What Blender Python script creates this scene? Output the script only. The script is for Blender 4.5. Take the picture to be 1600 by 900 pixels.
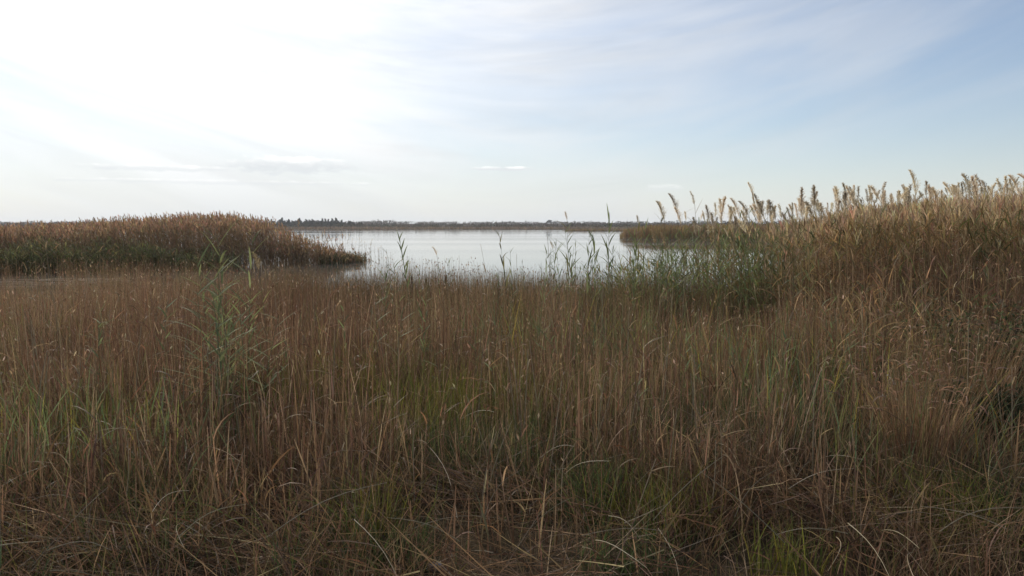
import bpy, math, random
import numpy as np
from mathutils import Vector, Matrix, Euler

for o in list(bpy.data.objects):
    bpy.data.objects.remove(o, do_unlink=True)
rng = np.random.default_rng(7)
random.seed(7)
scene = bpy.context.scene
C = scene.collection
R = math.radians

# ------------------------------------------------------------------ camera
EYE = 2.1
F = 1246.0                      # focal length in photo pixels (1600 wide)
PITCH = R(4.45)
cam_d = bpy.data.cameras.new('camera')
cam_d.sensor_width = 36.0
cam_d.lens = 36.0 * F / 1600.0
cam_d.clip_start = 0.05
cam_d.clip_end = 6000.0
cam = bpy.data.objects.new('camera', cam_d)
C.objects.link(cam)
cam.location = (0, 0, EYE)
cam.rotation_euler = (math.pi / 2 - PITCH, 0, 0)
scene.camera = cam

def ray(px, py):
    a, b = (px - 800.0) / F, (450.0 - py) / F
    c, s = math.cos(PITCH), math.sin(PITCH)
    return np.array([a, c + b * s, -s + b * c])

def at(px, py, Y):
    """point on the pixel's ray at ground distance Y -> (x, z)"""
    d = ray(px, py)
    k = Y / d[1]
    return d[0] * k, EYE + d[2] * k

# ------------------------------------------------------------------ light
SUN_AZ, SUN_EL = R(-27.0), R(30.0)      # azimuth from +Y towards +X
sun_dir = Vector((math.sin(SUN_AZ) * math.cos(SUN_EL), math.cos(SUN_AZ) * math.cos(SUN_EL), math.sin(SUN_EL)))
sl = bpy.data.lights.new('sun', 'SUN')
sl.energy = 3.2
sl.angle = R(8)
sl.color = (1.0, 0.95, 0.87)
so = bpy.data.objects.new('sun', sl)
C.objects.link(so)
so.location = (-20, 30, 40)
so.rotation_euler = sun_dir.to_track_quat('Z', 'Y').to_euler()

world = bpy.data.worlds.new('World')
scene.world = world
world.use_nodes = True
wt = world.node_tree
wt.nodes.clear()

class NT:
    """tiny helper to write node maths"""
    def __init__(s, tree): s.t = tree
    def n(s, typ, **kw):
        x = s.t.nodes.new(typ)
        for k, v in kw.items(): setattr(x, k, v)
        return x
    def put(s, sock, v):
        if hasattr(v, 'is_linked'): s.t.links.new(v, sock)
        else: sock.default_value = v
    def m(s, op, a, b=None, c=None, clamp=False):
        x = s.n('ShaderNodeMath', operation=op, use_clamp=clamp)
        s.put(x.inputs[0], a)
        if b is not None: s.put(x.inputs[1], b)
        if c is not None: s.put(x.inputs[2], c)
        return x.outputs[0]
    def smooth(s, v, a, b):
        x = s.n('ShaderNodeMapRange', interpolation_type='SMOOTHSTEP')
        s.put(x.inputs[0], v); x.inputs[1].default_value = a; x.inputs[2].default_value = b
        return x.outputs[0]
    def mix(s, f, a, b, blend='MIX'):
        x = s.n('ShaderNodeMix', data_type='RGBA', blend_type=blend)
        s.put(x.inputs[0], f); s.put(x.inputs[6], a); s.put(x.inputs[7], b)
        return x.outputs[2]
    def xyz(s, a, b, c):
        x = s.n('ShaderNodeCombineXYZ')
        for i, v in enumerate((a, b, c)): s.put(x.inputs[i], v)
        return x.outputs[0]
    def noise(s, vec, scale, detail=4, rough=0.5, dist=0.0):
        x = s.n('ShaderNodeTexNoise')
        s.put(x.inputs['Vector'], vec)
        x.inputs['Scale'].default_value = scale; x.inputs['Detail'].default_value = detail
        x.inputs['Roughness'].default_value = rough; x.inputs['Distortion'].default_value = dist
        return x.outputs['Fac']

W = NT(wt)
tc = W.n('ShaderNodeTexCoord')
sep = W.n('ShaderNodeSeparateXYZ')
wt.links.new(tc.outputs['Generated'], sep.inputs[0])
dx, dy, dz = sep.outputs
zc = W.m('MAXIMUM', dz, 0.0)
sky = W.n('ShaderNodeTexSky', sky_type='NISHITA', sun_disc=False)
sky.sun_elevation = SUN_EL
sky.sun_rotation = SUN_AZ
sky.altitude = 0
sky.air_density = 1.0
sky.dust_density = 0.2
sky.ozone_density = 1.0
skyc = W.mix(1.0, sky.outputs[0], (0.073, 0.0755, 0.083, 1), 'MULTIPLY')
# thin high cloud, thickest on the sun's side; streaks run along the view
den = W.m('ADD', zc, 0.30)
u = W.m('DIVIDE', dx, den)
v = W.m('DIVIDE', dy, den)
bow = W.m('SUBTRACT', dz, W.m('MULTIPLY', W.m('MULTIPLY', dx, dx), 0.42))      # long bands bowing across the view
def band(ax, ay, az_, seed, detail, dist):
    return W.noise(W.xyz(W.m('MULTIPLY', dx, ax), W.m('ADD', W.m('MULTIPLY', dy, ay), seed), W.m('MULTIPLY', bow, az_)), 1.0, detail, 0.55, dist)
st = band(2.0, 1.2, 9.0, 3.1, 6, 0.5)
big = W.noise(W.xyz(W.m('MULTIPLY', u, 0.35), W.m('MULTIPLY', v, 0.16), 7.7), 1.0, 3, 0.5, 0.3)
dot = W.n('ShaderNodeVectorMath', operation='DOT_PRODUCT')
wt.links.new(tc.outputs['Generated'], dot.inputs[0])
dot.inputs[1].default_value = sun_dir
cosg = W.m('MAXIMUM', dot.outputs['Value'], 0.0)
ang = W.m('ARCCOSINE', W.m('MINIMUM', cosg, 0.9999))          # angle from the veiled sun
near = W.m('SUBTRACT', 1.12, W.m('MULTIPLY', ang, 1.12))      # cloud sheet thins away from the sun
cov = W.m('ADD', near, W.m('ADD', W.m('MULTIPLY', W.m('SUBTRACT', st, 0.5), 1.2), W.m('MULTIPLY', W.m('SUBTRACT', big, 0.5), 0.9)))
st2 = band(1.9, 1.2, 10.0, 11.3, 5, 0.6)
wisp = W.smooth(st2, 0.46, 0.72)
cov = W.m('ADD', W.m('MULTIPLY', W.smooth(cov, 0.0, 1.0), 0.80), W.m('ADD', 0.10, W.m('MULTIPLY', wisp, 0.25)), clamp=True)
glow = W.m('ADD', 0.62, W.m('MULTIPLY', W.m('POWER', cosg, 7.0), 0.64))
st3 = band(3.0, 1.8, 22.0, 5.0, 6, 0.6)
glow = W.m('MULTIPLY', glow, W.m('SUBTRACT', 1.05, W.m('MULTIPLY', W.smooth(st3, 0.42, 0.75), 0.16)))
vg = W.n('ShaderNodeCombineColor')
wt.links.new(W.m('MULTIPLY', glow, 1.0), vg.inputs[0])
wt.links.new(W.m('MULTIPLY', glow, 1.0), vg.inputs[1])
wt.links.new(W.m('MULTIPLY', glow, 1.0), vg.inputs[2])
col = W.mix(cov, skyc, vg.outputs[0])
# pale air along the horizon
hz = W.m('MULTIPLY', W.m('POWER', 2.718, W.m('MULTIPLY', zc, -14.0)), 0.93)
col = W.mix(hz, col, (0.590, 0.625, 0.655, 1))
# low cumulus banks: (azimuth deg, elevation deg, half width, half height)
az = W.m('MULTIPLY', W.m('ARCTAN2', dx, dy), 57.2958)
el = W.m('MULTIPLY', W.m('ARCSINE', dz), 57.2958)
cn = W.noise(W.xyz(W.m('MULTIPLY', az, 0.8), W.m('MULTIPLY', el, 1.9), 0.0), 1.0, 5, 0.6)
for a0, e0, ra, re_, k in ((-15.3, 4.15, 5.2, 0.72, 0.9), (-23.5, 3.75, 5.5, 0.26, 0.55), (-0.5, 4.05, 3.2, 0.20, 0.8),
                           (10.5, 2.6, 1.6, 0.35, 0.3), (-20.0, 2.9, 12.0, 0.22, 0.35), (-46.0, 4.0, 6.0, 0.5, 0.7), (41.0, 3.9, 5.0, 0.4, 0.6)):
    ex = W.m('POWER', W.m('ABSOLUTE', W.m('DIVIDE', W.m('SUBTRACT', az, a0), ra)), 2.0)
    ey = W.m('POWER', W.m('ABSOLUTE', W.m('DIVIDE', W.m('SUBTRACT', el, e0), re_)), 2.0)
    d = W.m('SUBTRACT', W.m('ADD', 1.0, W.m('MULTIPLY', W.m('SUBTRACT', cn, 0.5), 3.2)), W.m('ADD', ex, ey))
    top = W.smooth(W.m('ADD', W.m('DIVIDE', W.m('SUBTRACT', el, e0), re_), W.m('MULTIPLY', W.m('SUBTRACT', cn, 0.5), 2.0)), -0.2, 1.1)
    cc = W.mix(top, (0.655, 0.685, 0.705, 1), (0.98, 0.98, 0.97, 1))
    col = W.mix(W.m('MULTIPLY', W.smooth(d, 0.0, 0.9), k), col, cc)
bg = W.n('ShaderNodeBackground')
bg.inputs['Strength'].default_value = 1.0
wt.links.new(col, bg.inputs[0])
wo = W.n('ShaderNodeOutputWorld')
wt.links.new(bg.outputs[0], wo.inputs[0])

scene.render.engine = 'CYCLES'
scene.view_settings.view_transform = 'Standard'
scene.view_settings.look = 'None'
scene.view_settings.exposure = 0.27
scene.view_settings.gamma = 1.0
scene.view_settings.use_curve_mapping = False
scene.cycles.use_denoising = True
scene.cycles.max_bounces = 6
scene.cycles.diffuse_bounces = 3
scene.cycles.transparent_max_bounces = 8
scene.cycles.volume_bounces = 0

# ------------------------------------------------------------------ helpers
def tag(o, label=None, cat=None, group=None, kind=None):
    for k, val in (('label', label), ('category', cat), ('group', group), ('kind', kind)):
        if val: o[k] = val
    return o

def link(name, me, mat=None, parent=None):
    o = bpy.data.objects.new(name, me)
    C.objects.link(o)
    if mat and me is not None and not me.materials: me.materials.append(mat)
    if parent: o.parent = parent
    return o

def copy_tree(o, parent=None):
    c = o.copy(); C.objects.link(c); c.parent = parent
    for ch in o.children: copy_tree(ch, c)
    return c

def sstep(x, a, b):
    t = np.clip((x - a) / (b - a), 0, 1)
    return t * t * (3 - 2 * t)

def vnoise(x, y, seed=0):
    """smooth value noise, 0..1, vectorised"""
    x = np.asarray(x, float); y = np.asarray(y, float)
    xi, yi = np.floor(x), np.floor(y)
    fx, fy = x - xi, y - yi
    fx, fy = fx * fx * (3 - 2 * fx), fy * fy * (3 - 2 * fy)
    def h(a, b):
        q = np.sin(a * 127.1 + b * 311.7 + seed * 74.7) * 43758.5453
        return q - np.floor(q)
    return (h(xi, yi) * (1 - fx) + h(xi + 1, yi) * fx) * (1 - fy) + (h(xi, yi + 1) * (1 - fx) + h(xi + 1, yi + 1) * fx) * fy

class Veg:
    """collects ribbons (leaves, stems, straws) into one mesh with a colour of its own for each"""
    def __init__(s): s.V, s.Fc, s.K, s.n = [], [], [], 0
    def ribbons(s, base, L, Wd, az, lean, curl, nseg, col, roll=0.0, tip=None, prof=None):
        base = np.asarray(base, float); N = len(base)
        if N == 0: return np.zeros((0, nseg + 1, 3))
        b = lambda q: np.broadcast_to(np.asarray(q, float), (N,))
        L, Wd, az, lean, curl, roll = map(b, (L, Wd, az, lean, curl, roll))
        hd = np.stack([np.cos(az), np.sin(az), np.zeros(N)], 1)
        sd = np.stack([-np.sin(az), np.cos(az), np.zeros(N)], 1)
        cen = np.zeros((N, nseg + 1, 3)); ver = np.zeros((N, nseg + 1, 2, 3))
        p = base.copy(); cen[:, 0] = p
        up = np.array([0, 0, 1.0])
        if prof is None: prof = [1.0 - 0.88 * (k / nseg) ** 1.6 for k in range(nseg + 1)]
        for k in range(nseg + 1):
            th = lean + curl * min((k + 0.5) / nseg, 1.0)
            nrm = np.cos(th)[:, None] * hd - np.sin(th)[:, None] * up
            side = np.cos(roll)[:, None] * sd + np.sin(roll)[:, None] * nrm
            w = (Wd * prof[k] * 0.5)[:, None] * side
            ver[:, k, 0] = p - w; ver[:, k, 1] = p + w
            cen[:, k] = p
            if k < nseg:
                p = p + (L / nseg)[:, None] * (np.sin(th)[:, None] * hd + np.cos(th)[:, None] * up)
        col = np.broadcast_to(np.asarray(col, float), (N, 3))
        if tip is None: K = np.repeat(col[:, None], (nseg + 1) * 2, 1)
        else:
            tip = np.broadcast_to(np.asarray(tip, float), (N, 3))
            t = (np.arange(nseg + 1) / nseg)[None, :, None]
            K = np.repeat(col[:, None] * (1 - t) + tip[:, None] * t, 2, 1)
        m = (nseg + 1) * 2
        q = np.array([[2 * k, 2 * k + 1, 2 * k + 3, 2 * k + 2] for k in range(nseg)])
        f = (np.arange(N)[:, None, None] * m + q[None]).reshape(-1, 4) + s.n
        s.V.append(ver.reshape(-1, 3)); s.Fc.append(f); s.K.append(K.reshape(-1, 3)); s.n += N * m
        return cen
    def mesh(s, name):
        V, Fc, K = np.concatenate(s.V), np.concatenate(s.Fc), np.concatenate(s.K)
        me = bpy.data.meshes.new(name)
        me.vertices.add(len(V)); me.vertices.foreach_set('co', V.astype(np.float32).ravel())
        me.loops.add(Fc.size); me.loops.foreach_set('vertex_index', Fc.astype(np.int32).ravel())
        me.polygons.add(len(Fc))
        me.polygons.foreach_set('loop_start', np.arange(0, Fc.size, 4, dtype=np.int32))
        me.polygons.foreach_set('loop_total', np.full(len(Fc), 4, np.int32))
        a = me.attributes.new('Col', 'FLOAT_COLOR', 'POINT')
        a.data.foreach_set('color', np.concatenate([K, np.ones((len(K), 1))], 1).astype(np.float32).ravel())
        me.update(calc_edges=True)
        return me

def along(cen, t):
    """points at fraction t (N,) on the centre lines"""
    n = cen.shape[1] - 1
    x = np.clip(t, 0, 0.9999) * n
    i = x.astype(int); f = (x - i)[:, None]
    r = np.arange(len(cen))
    return cen[r, i] * (1 - f) + cen[r, i + 1] * f

def jitter(c, N, amt=0.22, hue=0.06):
    c = np.asarray(c, float)
    if c.ndim == 1: c = np.repeat(c[None], N, 0)
    k = 1 + rng.normal(0, amt, (N, 1))
    return np.clip(c * np.array([1.03, 0.968, 0.89]) * np.clip(k, 0.35, 1.9) * (1 + rng.normal(0, hue, (N, 3))), 0.004, 0.8)

def pick(palette, weights, N, amt=0.22):
    p = np.array(palette); w = np.array(weights, float); w /= w.sum()
    return jitter(p[rng.choice(len(p), N, p=w)], N, amt)

# ------------------------------------------------------------------ materials
def veg_mat(name, color=None, translucent=0.3, rough=0.6, spec=0.3, vary=0.25):
    m = bpy.data.materials.new(name); m.use_nodes = True
    t = m.node_tree; t.nodes.clear(); n = NT(t)
    if color is None:
        a = n.n('ShaderNodeAttribute', attribute_name='Col'); src = a.outputs['Color']
    else:
        oi = n.n('ShaderNodeObjectInfo')
        hs = n.n('ShaderNodeHueSaturation')
        hs.inputs['Color'].default_value = (*color, 1)
        n.put(hs.inputs['Value'], n.m('ADD', 1 - vary, n.m('MULTIPLY', oi.outputs['Random'], 2 * vary)))
        n.put(hs.inputs['Hue'], n.m('ADD', 0.49, n.m('MULTIPLY', n.m('FRACT', n.m('MULTIPLY', oi.outputs['Random'], 7.13)), 0.02)))
        src = hs.outputs['Color']
    g = n.n('ShaderNodeTexCoord')
    blot = n.noise(g.outputs['Object'], 23.0, 3, 0.6)
    src = n.mix(1.0, src, n.mix(blot, (0.62, 0.60, 0.56, 1), (1.34, 1.36, 1.40, 1)), 'MULTIPLY')
    p = n.n('ShaderNodeBsdfPrincipled')
    n.put(p.inputs['Base Color'], src)
    p.inputs['Roughness'].default_value = rough
    p.inputs['Specular IOR Level'].default_value = spec
    out = n.n('ShaderNodeOutputMaterial')
    if translucent:
        tr = n.n('ShaderNodeBsdfTranslucent'); n.put(tr.inputs[0], src)
        mx = n.n('ShaderNodeMixShader'); mx.inputs[0].default_value = translucent
        t.links.new(p.outputs[0], mx.inputs[1]); t.links.new(tr.outputs[0], mx.inputs[2])
        t.links.new(mx.outputs[0], out.inputs[0])
    else: t.links.new(p.outputs[0], out.inputs[0])
    return m

MV = veg_mat('dry_vegetation', None, 0.40, 0.65, 0.2)
MG = veg_mat('leafy_vegetation', None, 0.40, 0.7, 0.12)
M_leaf_green = veg_mat('reed_leaf_green', (0.195, 0.225, 0.095), 0.40, 0.7, 0.12)
M_leaf_olive = veg_mat('reed_leaf_olive', (0.215, 0.190, 0.078), 0.40, 0.7, 0.12)
M_leaf_tan = veg_mat('reed_leaf_dry', (0.340, 0.250, 0.140), 0.40, 0.75, 0.1)
M_leaf_light = veg_mat('reed_leaf_light_green', (0.265, 0.280, 0.120), 0.40, 0.7, 0.12)
M_stem_green = veg_mat('reed_stem_green', (0.150, 0.165, 0.075), 0.0, 0.5, 0.35)
M_stem_tan = veg_mat('reed_stem_dry', (0.290, 0.215, 0.120), 0.0, 0.5, 0.35)
M_plume = veg_mat('reed_plume', (0.610, 0.510, 0.360), 0.68, 0.85, 0.08, 0.35)
M_plume_gold = veg_mat('reed_plume_gold', (0.400, 0.300, 0.170), 0.55, 0.8, 0.1)
M_straw = veg_mat('bleached_straw', (0.400, 0.315, 0.190), 0.10, 0.5, 0.35)
M_cattail = veg_mat('cattail_head', (0.075, 0.045, 0.028), 0.0, 0.9, 0.1)
M_bark = veg_mat('bark', (0.060, 0.048, 0.038), 0.0, 0.9, 0.1)
M_conifer = veg_mat('conifer_needles', (0.040, 0.048, 0.030), 0.10, 0.8, 0.1)

def plain_mat(name, rgb, rough=0.7, metal=0.0):
    m = bpy.data.materials.new(name); m.use_nodes = True
    p = m.node_tree.nodes['Principled BSDF']
    n = NT(m.node_tree); g = n.n('ShaderNodeTexCoord')
    nz = n.noise(g.outputs['Object'], 14.0, 5, 0.6)
    n.put(p.inputs['Base Color'], n.mix(nz, (*[c * 0.6 for c in rgb], 1), (*[min(1, c * 1.35) for c in rgb], 1)))
    p.inputs['Roughness'].default_value = rough; p.inputs['Metallic'].default_value = metal
    return m

def ground_mat():
    m = bpy.data.materials.new('peaty_ground'); m.use_nodes = True
    n = NT(m.node_tree); p = m.node_tree.nodes['Principled BSDF']
    g = n.n('ShaderNodeTexCoord')
    a = n.noise(g.outputs['Object'], 1.3, 6, 0.6); b = n.noise(g.outputs['Object'], 28.0, 6, 0.7)
    c = n.mix(a, (0.030, 0.024, 0.016, 1), (0.085, 0.062, 0.038, 1))
    c = n.mix(n.m('MULTIPLY', b, 0.6), c, (0.12, 0.092, 0.058, 1))
    n.put(p.inputs['Base Color'], c); p.inputs['Roughness'].default_value = 1.0; p.inputs['Specular IOR Level'].default_value = 0.0
    bp = n.n('ShaderNodeBump'); bp.inputs['Distance'].default_value = 0.04; bp.inputs['Strength'].default_value = 0.8
    n.put(bp.inputs['Height'], b); m.node_tree.links.new(bp.outputs[0], p.inputs['Normal'])
    return m

def water_mat():
    m = bpy.data.materials.new('lake_water'); m.use_nodes = True
    n = NT(m.node_tree); p = m.node_tree.nodes['Principled BSDF']
    g = n.n('ShaderNodeTexCoord')
    s1 = n.n('ShaderNodeSeparateXYZ'); m.node_tree.links.new(g.outputs['Object'], s1.inputs[0])
    wv = n.noise(n.xyz(n.m('MULTIPLY', s1.outputs[0], 0.8), n.m('MULTIPLY', s1.outputs[1], 2.2), 0.0), 1.2, 4, 0.55)
    calm = n.noise(n.xyz(n.m('MULTIPLY', s1.outputs[0], 0.006), n.m('MULTIPLY', s1.outputs[1], 0.035), 2.0), 1.0, 4, 0.5)
    p.inputs['Base Color'].default_value = (0.075, 0.084, 0.084, 1)
    n.put(p.inputs['Roughness'], n.m('ADD', 0.03, n.m('MULTIPLY', n.smooth(calm, 0.35, 0.65), 0.05)))
    p.inputs['IOR'].default_value = 1.333
    bp = n.n('ShaderNodeBump'); bp.inputs['Distance'].default_value = 0.02
    n.put(bp.inputs['Strength'], n.m('ADD', 0.025, n.m('MULTIPLY', n.smooth(calm, 0.35, 0.65), 0.04)))
    n.put(bp.inputs['Height'], wv); m.node_tree.links.new(bp.outputs[0], p.inputs['Normal'])
    return m

# ------------------------------------------------------------------ ground and water
def height(x, y):
    x = np.asarray(x, float); y = np.asarray(y, float)
    near = 0.50 - 0.42 * sstep(y, 3.0, 9.5) - 0.20 * sstep(y, 9.5, 13.5) - 0.55 * sstep(y, 14.0, 22.0)
    near = near + 0.05 * (vnoise(x * 0.9, y * 0.9, 1) - 0.5) + 0.03 * (vnoise(x * 3, y * 3, 2) - 0.5)
    bank = sstep(x - 0.30 * y, 0.0, 2.5) * sstep(y, 8, 12) * (1 - sstep(y, 24, 34))
    near = near + bank * 0.55 * sstep(y, 12, 18)
    far_y = 474 + 26 * (vnoise(x * 0.004, 0.3, 3) - 0.5)
    land = sstep(y, far_y, far_y + 12) * 1.1
    hills = sstep(y, 700, 1250) * (2.5 + 3.5 * vnoise(x * 0.004, y * 0.003, 5) + 1.5 * vnoise(x * 0.012, y * 0.01, 6))
    spit = sstep(x, 20, 24) * sstep(y, 318, 324) * (1 - sstep(y, 334, 342)) * 0.95
    edge = sstep(np.abs(x), 900, 1200) * 1.5 * sstep(y, 40, 120)
    return near + np.maximum(np.maximum(land, spit), edge) + hills

gx = np.unique(np.concatenate([np.linspace(0, 14, 80), np.geomspace(14, 1500, 60)])); gx = np.concatenate([-gx[:0:-1], gx])
gy = np.unique(np.concatenate([np.linspace(-40, 0, 14), np.linspace(0, 24, 140), np.geomspace(24, 300, 34), np.linspace(300, 520, 56), np.geomspace(520, 1600, 30)]))
X, Y = np.meshgrid(gx, gy)
Z = height(X, Y)
nx, ny = len(gx), len(gy)
idx = np.arange(nx * ny).reshape(ny, nx)
faces = np.stack([idx[:-1, :-1], idx[:-1, 1:], idx[1:, 1:], idx[1:, :-1]], -1).reshape(-1, 4)
me = bpy.data.meshes.new('ground')
me.from_pydata(np.stack([X, Y, Z], -1).reshape(-1, 3).tolist(), [], faces.tolist())
me.polygons.foreach_set('use_smooth', np.ones(len(me.polygons), bool))
tag(link('ground', me, ground_mat()), 'dark peaty ground sloping down to the lake', kind='structure')
me = bpy.data.meshes.new('water')
me.from_pydata([(-1500, 7.5, 0), (1500, 7.5, 0), (1500, 900, 0), (-1500, 900, 0)], [], [(0, 1, 2, 3)])
tag(link('water', me, water_mat()), 'calm pale lake water reflecting the bright sky', kind='structure')

# ------------------------------------------------------------------ far shore
def frustum_x(y, n, lim=0.78):
    return rng.uniform(-lim, lim, n) * y

def strip(name, label, pts_x, pts_y, H, Wd, cols, nseg=2):
    v = Veg(); N = len(pts_x)
    b = np.stack([pts_x, pts_y, height(pts_x, pts_y) - 0.05], 1)
    v.ribbons(b, H, Wd, rng.uniform(0, 6.28, N), rng.normal(0, 0.12, N), rng.normal(0, 0.25, N), nseg, cols, roll=rng.uniform(0, 3.14, N))
    return tag(link(name, v.mesh(name), MV), label, kind='stuff')

N = 15000
xs = rng.uniform(-430, 430, N)
ys = 474 + 26 * (vnoise(xs * 0.004, 0.3, 3) - 0.5) + 5 + rng.random(N) ** 1.4 * 70
strip('shore_reeds', 'low tan reed fringe along the far lake shore', xs, ys, rng.uniform(0.8, 1.7, N), rng.uniform(0.15, 0.4, N),
      pick([(0.20, 0.145, 0.095), (0.14, 0.11, 0.075), (0.24, 0.18, 0.11)], [3, 2, 2], N))
N = 4200
xs = rng.uniform(21, 130, N); ys = rng.uniform(320, 338, N)
strip('spit_reeds', 'low flat spit of tan reeds reaching out from behind the reed island', xs, ys, rng.uniform(0.4, 1.1, N), rng.uniform(0.1, 0.25, N),
      pick([(0.27, 0.19, 0.10), (0.20, 0.15, 0.09)], [3, 2], N))

# far woodland: masses of small leaf clumps
def clumps(v, cx, cy, cz, rx, rz, n, size, cols):
    """n leaf clumps round each centre (arrays), in an uneven ball"""
    M = len(cx)
    a = rng.uniform(0, 6.28, (M, n)); e = np.arcsin(rng.uniform(-0.6, 1, (M, n))); r = rng.random((M, n)) ** 0.4
    px = cx[:, None] + rx[:, None] * r * np.cos(e) * np.cos(a)
    py = cy[:, None] + rx[:, None] * r * np.cos(e) * np.sin(a)
    pz = cz[:, None] + rz[:, None] * r * np.sin(e)
    N = M * n
    b = np.stack([px.ravel(), py.ravel(), pz.ravel()], 1)
    c = np.repeat(cols, n, 0)
    v.ribbons(b, size * rng.uniform(0.6, 1.4, N), size * rng.uniform(0.5, 1.1, N), rng.uniform(0, 6.28, N), rng.uniform(-1.2, 1.2, N),
              rng.normal(0, 0.5, N), 2, jitter(c, N, 0.25), roll=rng.uniform(0, 3.14, N), prof=[0.6, 1.0, 0.35])

v = Veg()
M = 850
cy = rng.uniform(600, 760, M); cx = rng.uniform(-0.75, 0.75, M) * cy
hh = 1.3 + 2.2 * vnoise(cx * 0.012, cy * 0.01, 9) * rng.uniform(0.6, 1.2, M)
clumps(v, cx, cy, height(cx, cy) + hh * 0.45, hh * 1.7, hh * 0.75, 26, 0.8, pick([(0.055, 0.048, 0.034), (0.070, 0.052, 0.036), (0.045, 0.048, 0.030)], [2, 2, 2], M, 0.15))
M = 1050
cy = rng.uniform(770, 1400, M); cx = rng.uniform(-0.75, 0.75, M) * cy
hh = rng.uniform(2.0, 4.0, M) * (0.6 + 0.7 * vnoise(cx * 0.01, cy * 0.01, 4))
clumps(v, cx, cy, height(cx, cy) + hh * 0.4, hh * 3.2, hh * 0.8, 24, 1.5, pick([(0.055, 0.055, 0.042), (0.065, 0.055, 0.04)], [1, 1], M, 0.12))
M = 60                                                   # wooded hillock behind the reed island
cx = rng.normal(157, 9, M); cy = 560 + rng.uniform(-12, 12, M)
hh = 4.6 * np.exp(-((cx - 157) / 12) ** 2) * rng.uniform(0.7, 1.1, M) + 0.8
clumps(v, cx, cy, height(cx, cy) + hh * 0.5, np.full(M, 2.6), hh * 0.6, 30, 0.8, pick([(0.045, 0.038, 0.032)], [1], M, 0.12))
tag(link('far_wood', v.mesh('far_wood'), MG), 'distant low belt of dark scrub and woodland beyond the lake', kind='stuff')

def tube(v, pts, rad, col, sides=5):
    """closed tapered tube as quads, added to a Veg"""
    pts = np.asarray(pts, float); n = len(pts); vs = []
    for i, p in enumerate(pts):
        d = pts[min(i + 1, n - 1)] - pts[max(i - 1, 0)]; d = d / np.linalg.norm(d)
        a = np.cross(d, [0.31, 0.95, 0.05]); a /= np.linalg.norm(a); b = np.cross(d, a)
        for k in range(sides):
            t = 2 * math.pi * k / sides
            vs.append(p + rad[i] * (math.cos(t) * a + math.sin(t) * b))
    f = [[i * sides + k, i * sides + (k + 1) % sides, (i + 1) * sides + (k + 1) % sides, (i + 1) * sides + k] for i in range(n - 1) for k in range(sides)]
    v.V.append(np.array(vs)); v.Fc.append(np.array(f) + v.n); v.K.append(np.repeat(np.array([col], float), len(vs), 0)); v.n += len(vs)

def make_pine(H, wide):
    root = link('pine_tree', None)
    v = Veg(); tube(v, [(0, 0, -0.3), (0.05, 0, H * 0.5), (0, 0.05, H * 0.93)], [0.16, 0.11, 0.03], (0.06, 0.05, 0.04))
    link('trunk', v.mesh('trunk'), M_bark, root)
    v = Veg(); n = 11
    z = np.linspace(H * 0.28, H * 0.97, n)
    r = wide * (1.08 - (z / H)) ** 0.6 * rng.uniform(0.65, 1.15, n)
    clumps(v, rng.normal(0, 0.2, n), rng.normal(0, 0.2, n), z, r, r * 0.45 + 0.25, 34, 0.55, np.repeat(np.array([[0.04, 0.048, 0.03]]), n, 0))
    link('crown', v.mesh('crown'), M_conifer, root)
    return root

pines = [make_pine(h, w) for h, w in ((7.4, 1.9), (6.6, 2.3), (7.9, 1.6), (6.0, 2.0))]
pts = []
for i in range(54):
    px = 425 + i * 2.62 + random.uniform(-1.2, 1.2)
    Yd = 655 + random.uniform(-14, 22)
    x, _ = at(px, 352, Yd)
    taper = 1.0 - 0.30 * max(0, (px - 535) / 35)
    pts.append((x, Yd, random.uniform(0.68, 1.02) * taper))
for i, (x, yy, s) in enumerate(pts):
    o = pines[i] if i < 4 else copy_tree(pines[i % 4])
    o.location = (x, yy, float(height(x, yy)))
    o.rotation_euler.z = random.uniform(0, 6.28)
    o.scale = (s * random.uniform(0.9, 1.3),) * 2 + (s,)
    size = 'tall' if s > 0.8 else 'short' if s < 0.66 else 'medium-height'
    shape = ('slim', 'broad', 'pointed', 'squat')[i % 4]
    tag(o, f'{size} {shape} dark conifer in the pine row on the far lake shore', 'tree', f'{size} {shape} pines on the far lake shore')

# the lone wind-shaped tree
x, zt = at(857, 344.5, 760)
root = link('lone_tree', None); root.location = (x, 760, float(height(x, 760)))
Ht = zt - root.location.z
v = Veg()
tube(v, [(0, 0, -0.3), (-0.2, 0, Ht * 0.45), (0.4, 0, Ht * 0.8)], [0.28, 0.2, 0.08], (0.05, 0.04, 0.03))
tube(v, [(-0.2, 0, Ht * 0.45), (-1.2, 0.3, Ht * 0.68)], [0.14, 0.05], (0.05, 0.04, 0.03))
tube(v, [(-0.1, 0, Ht * 0.5), (1.3, -0.3, Ht * 0.82)], [0.14, 0.05], (0.05, 0.04, 0.03))
link('trunk', v.mesh('trunk'), M_bark, root)
v = Veg()
ccx = np.array([-1.9, -1.0, 0.0, 0.9, 1.8, 1.2, 0.4, -0.8, 2.4]); ccz = np.array([0.66, 0.74, 0.86, 0.92, 0.88, 0.74, 0.97, 0.86, 0.92]) * Ht
clumps(v, ccx, rng.normal(0, 0.6, 9), ccz, np.full(9, 0.95), np.full(9, 0.5), 60, 0.5, np.repeat(np.array([[0.045, 0.048, 0.032]]), 9, 0))
link('crown', v.mesh('crown'), M_conifer, root)
tag(root, 'lone spreading tree standing above the far low woodland', 'tree')

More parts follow.
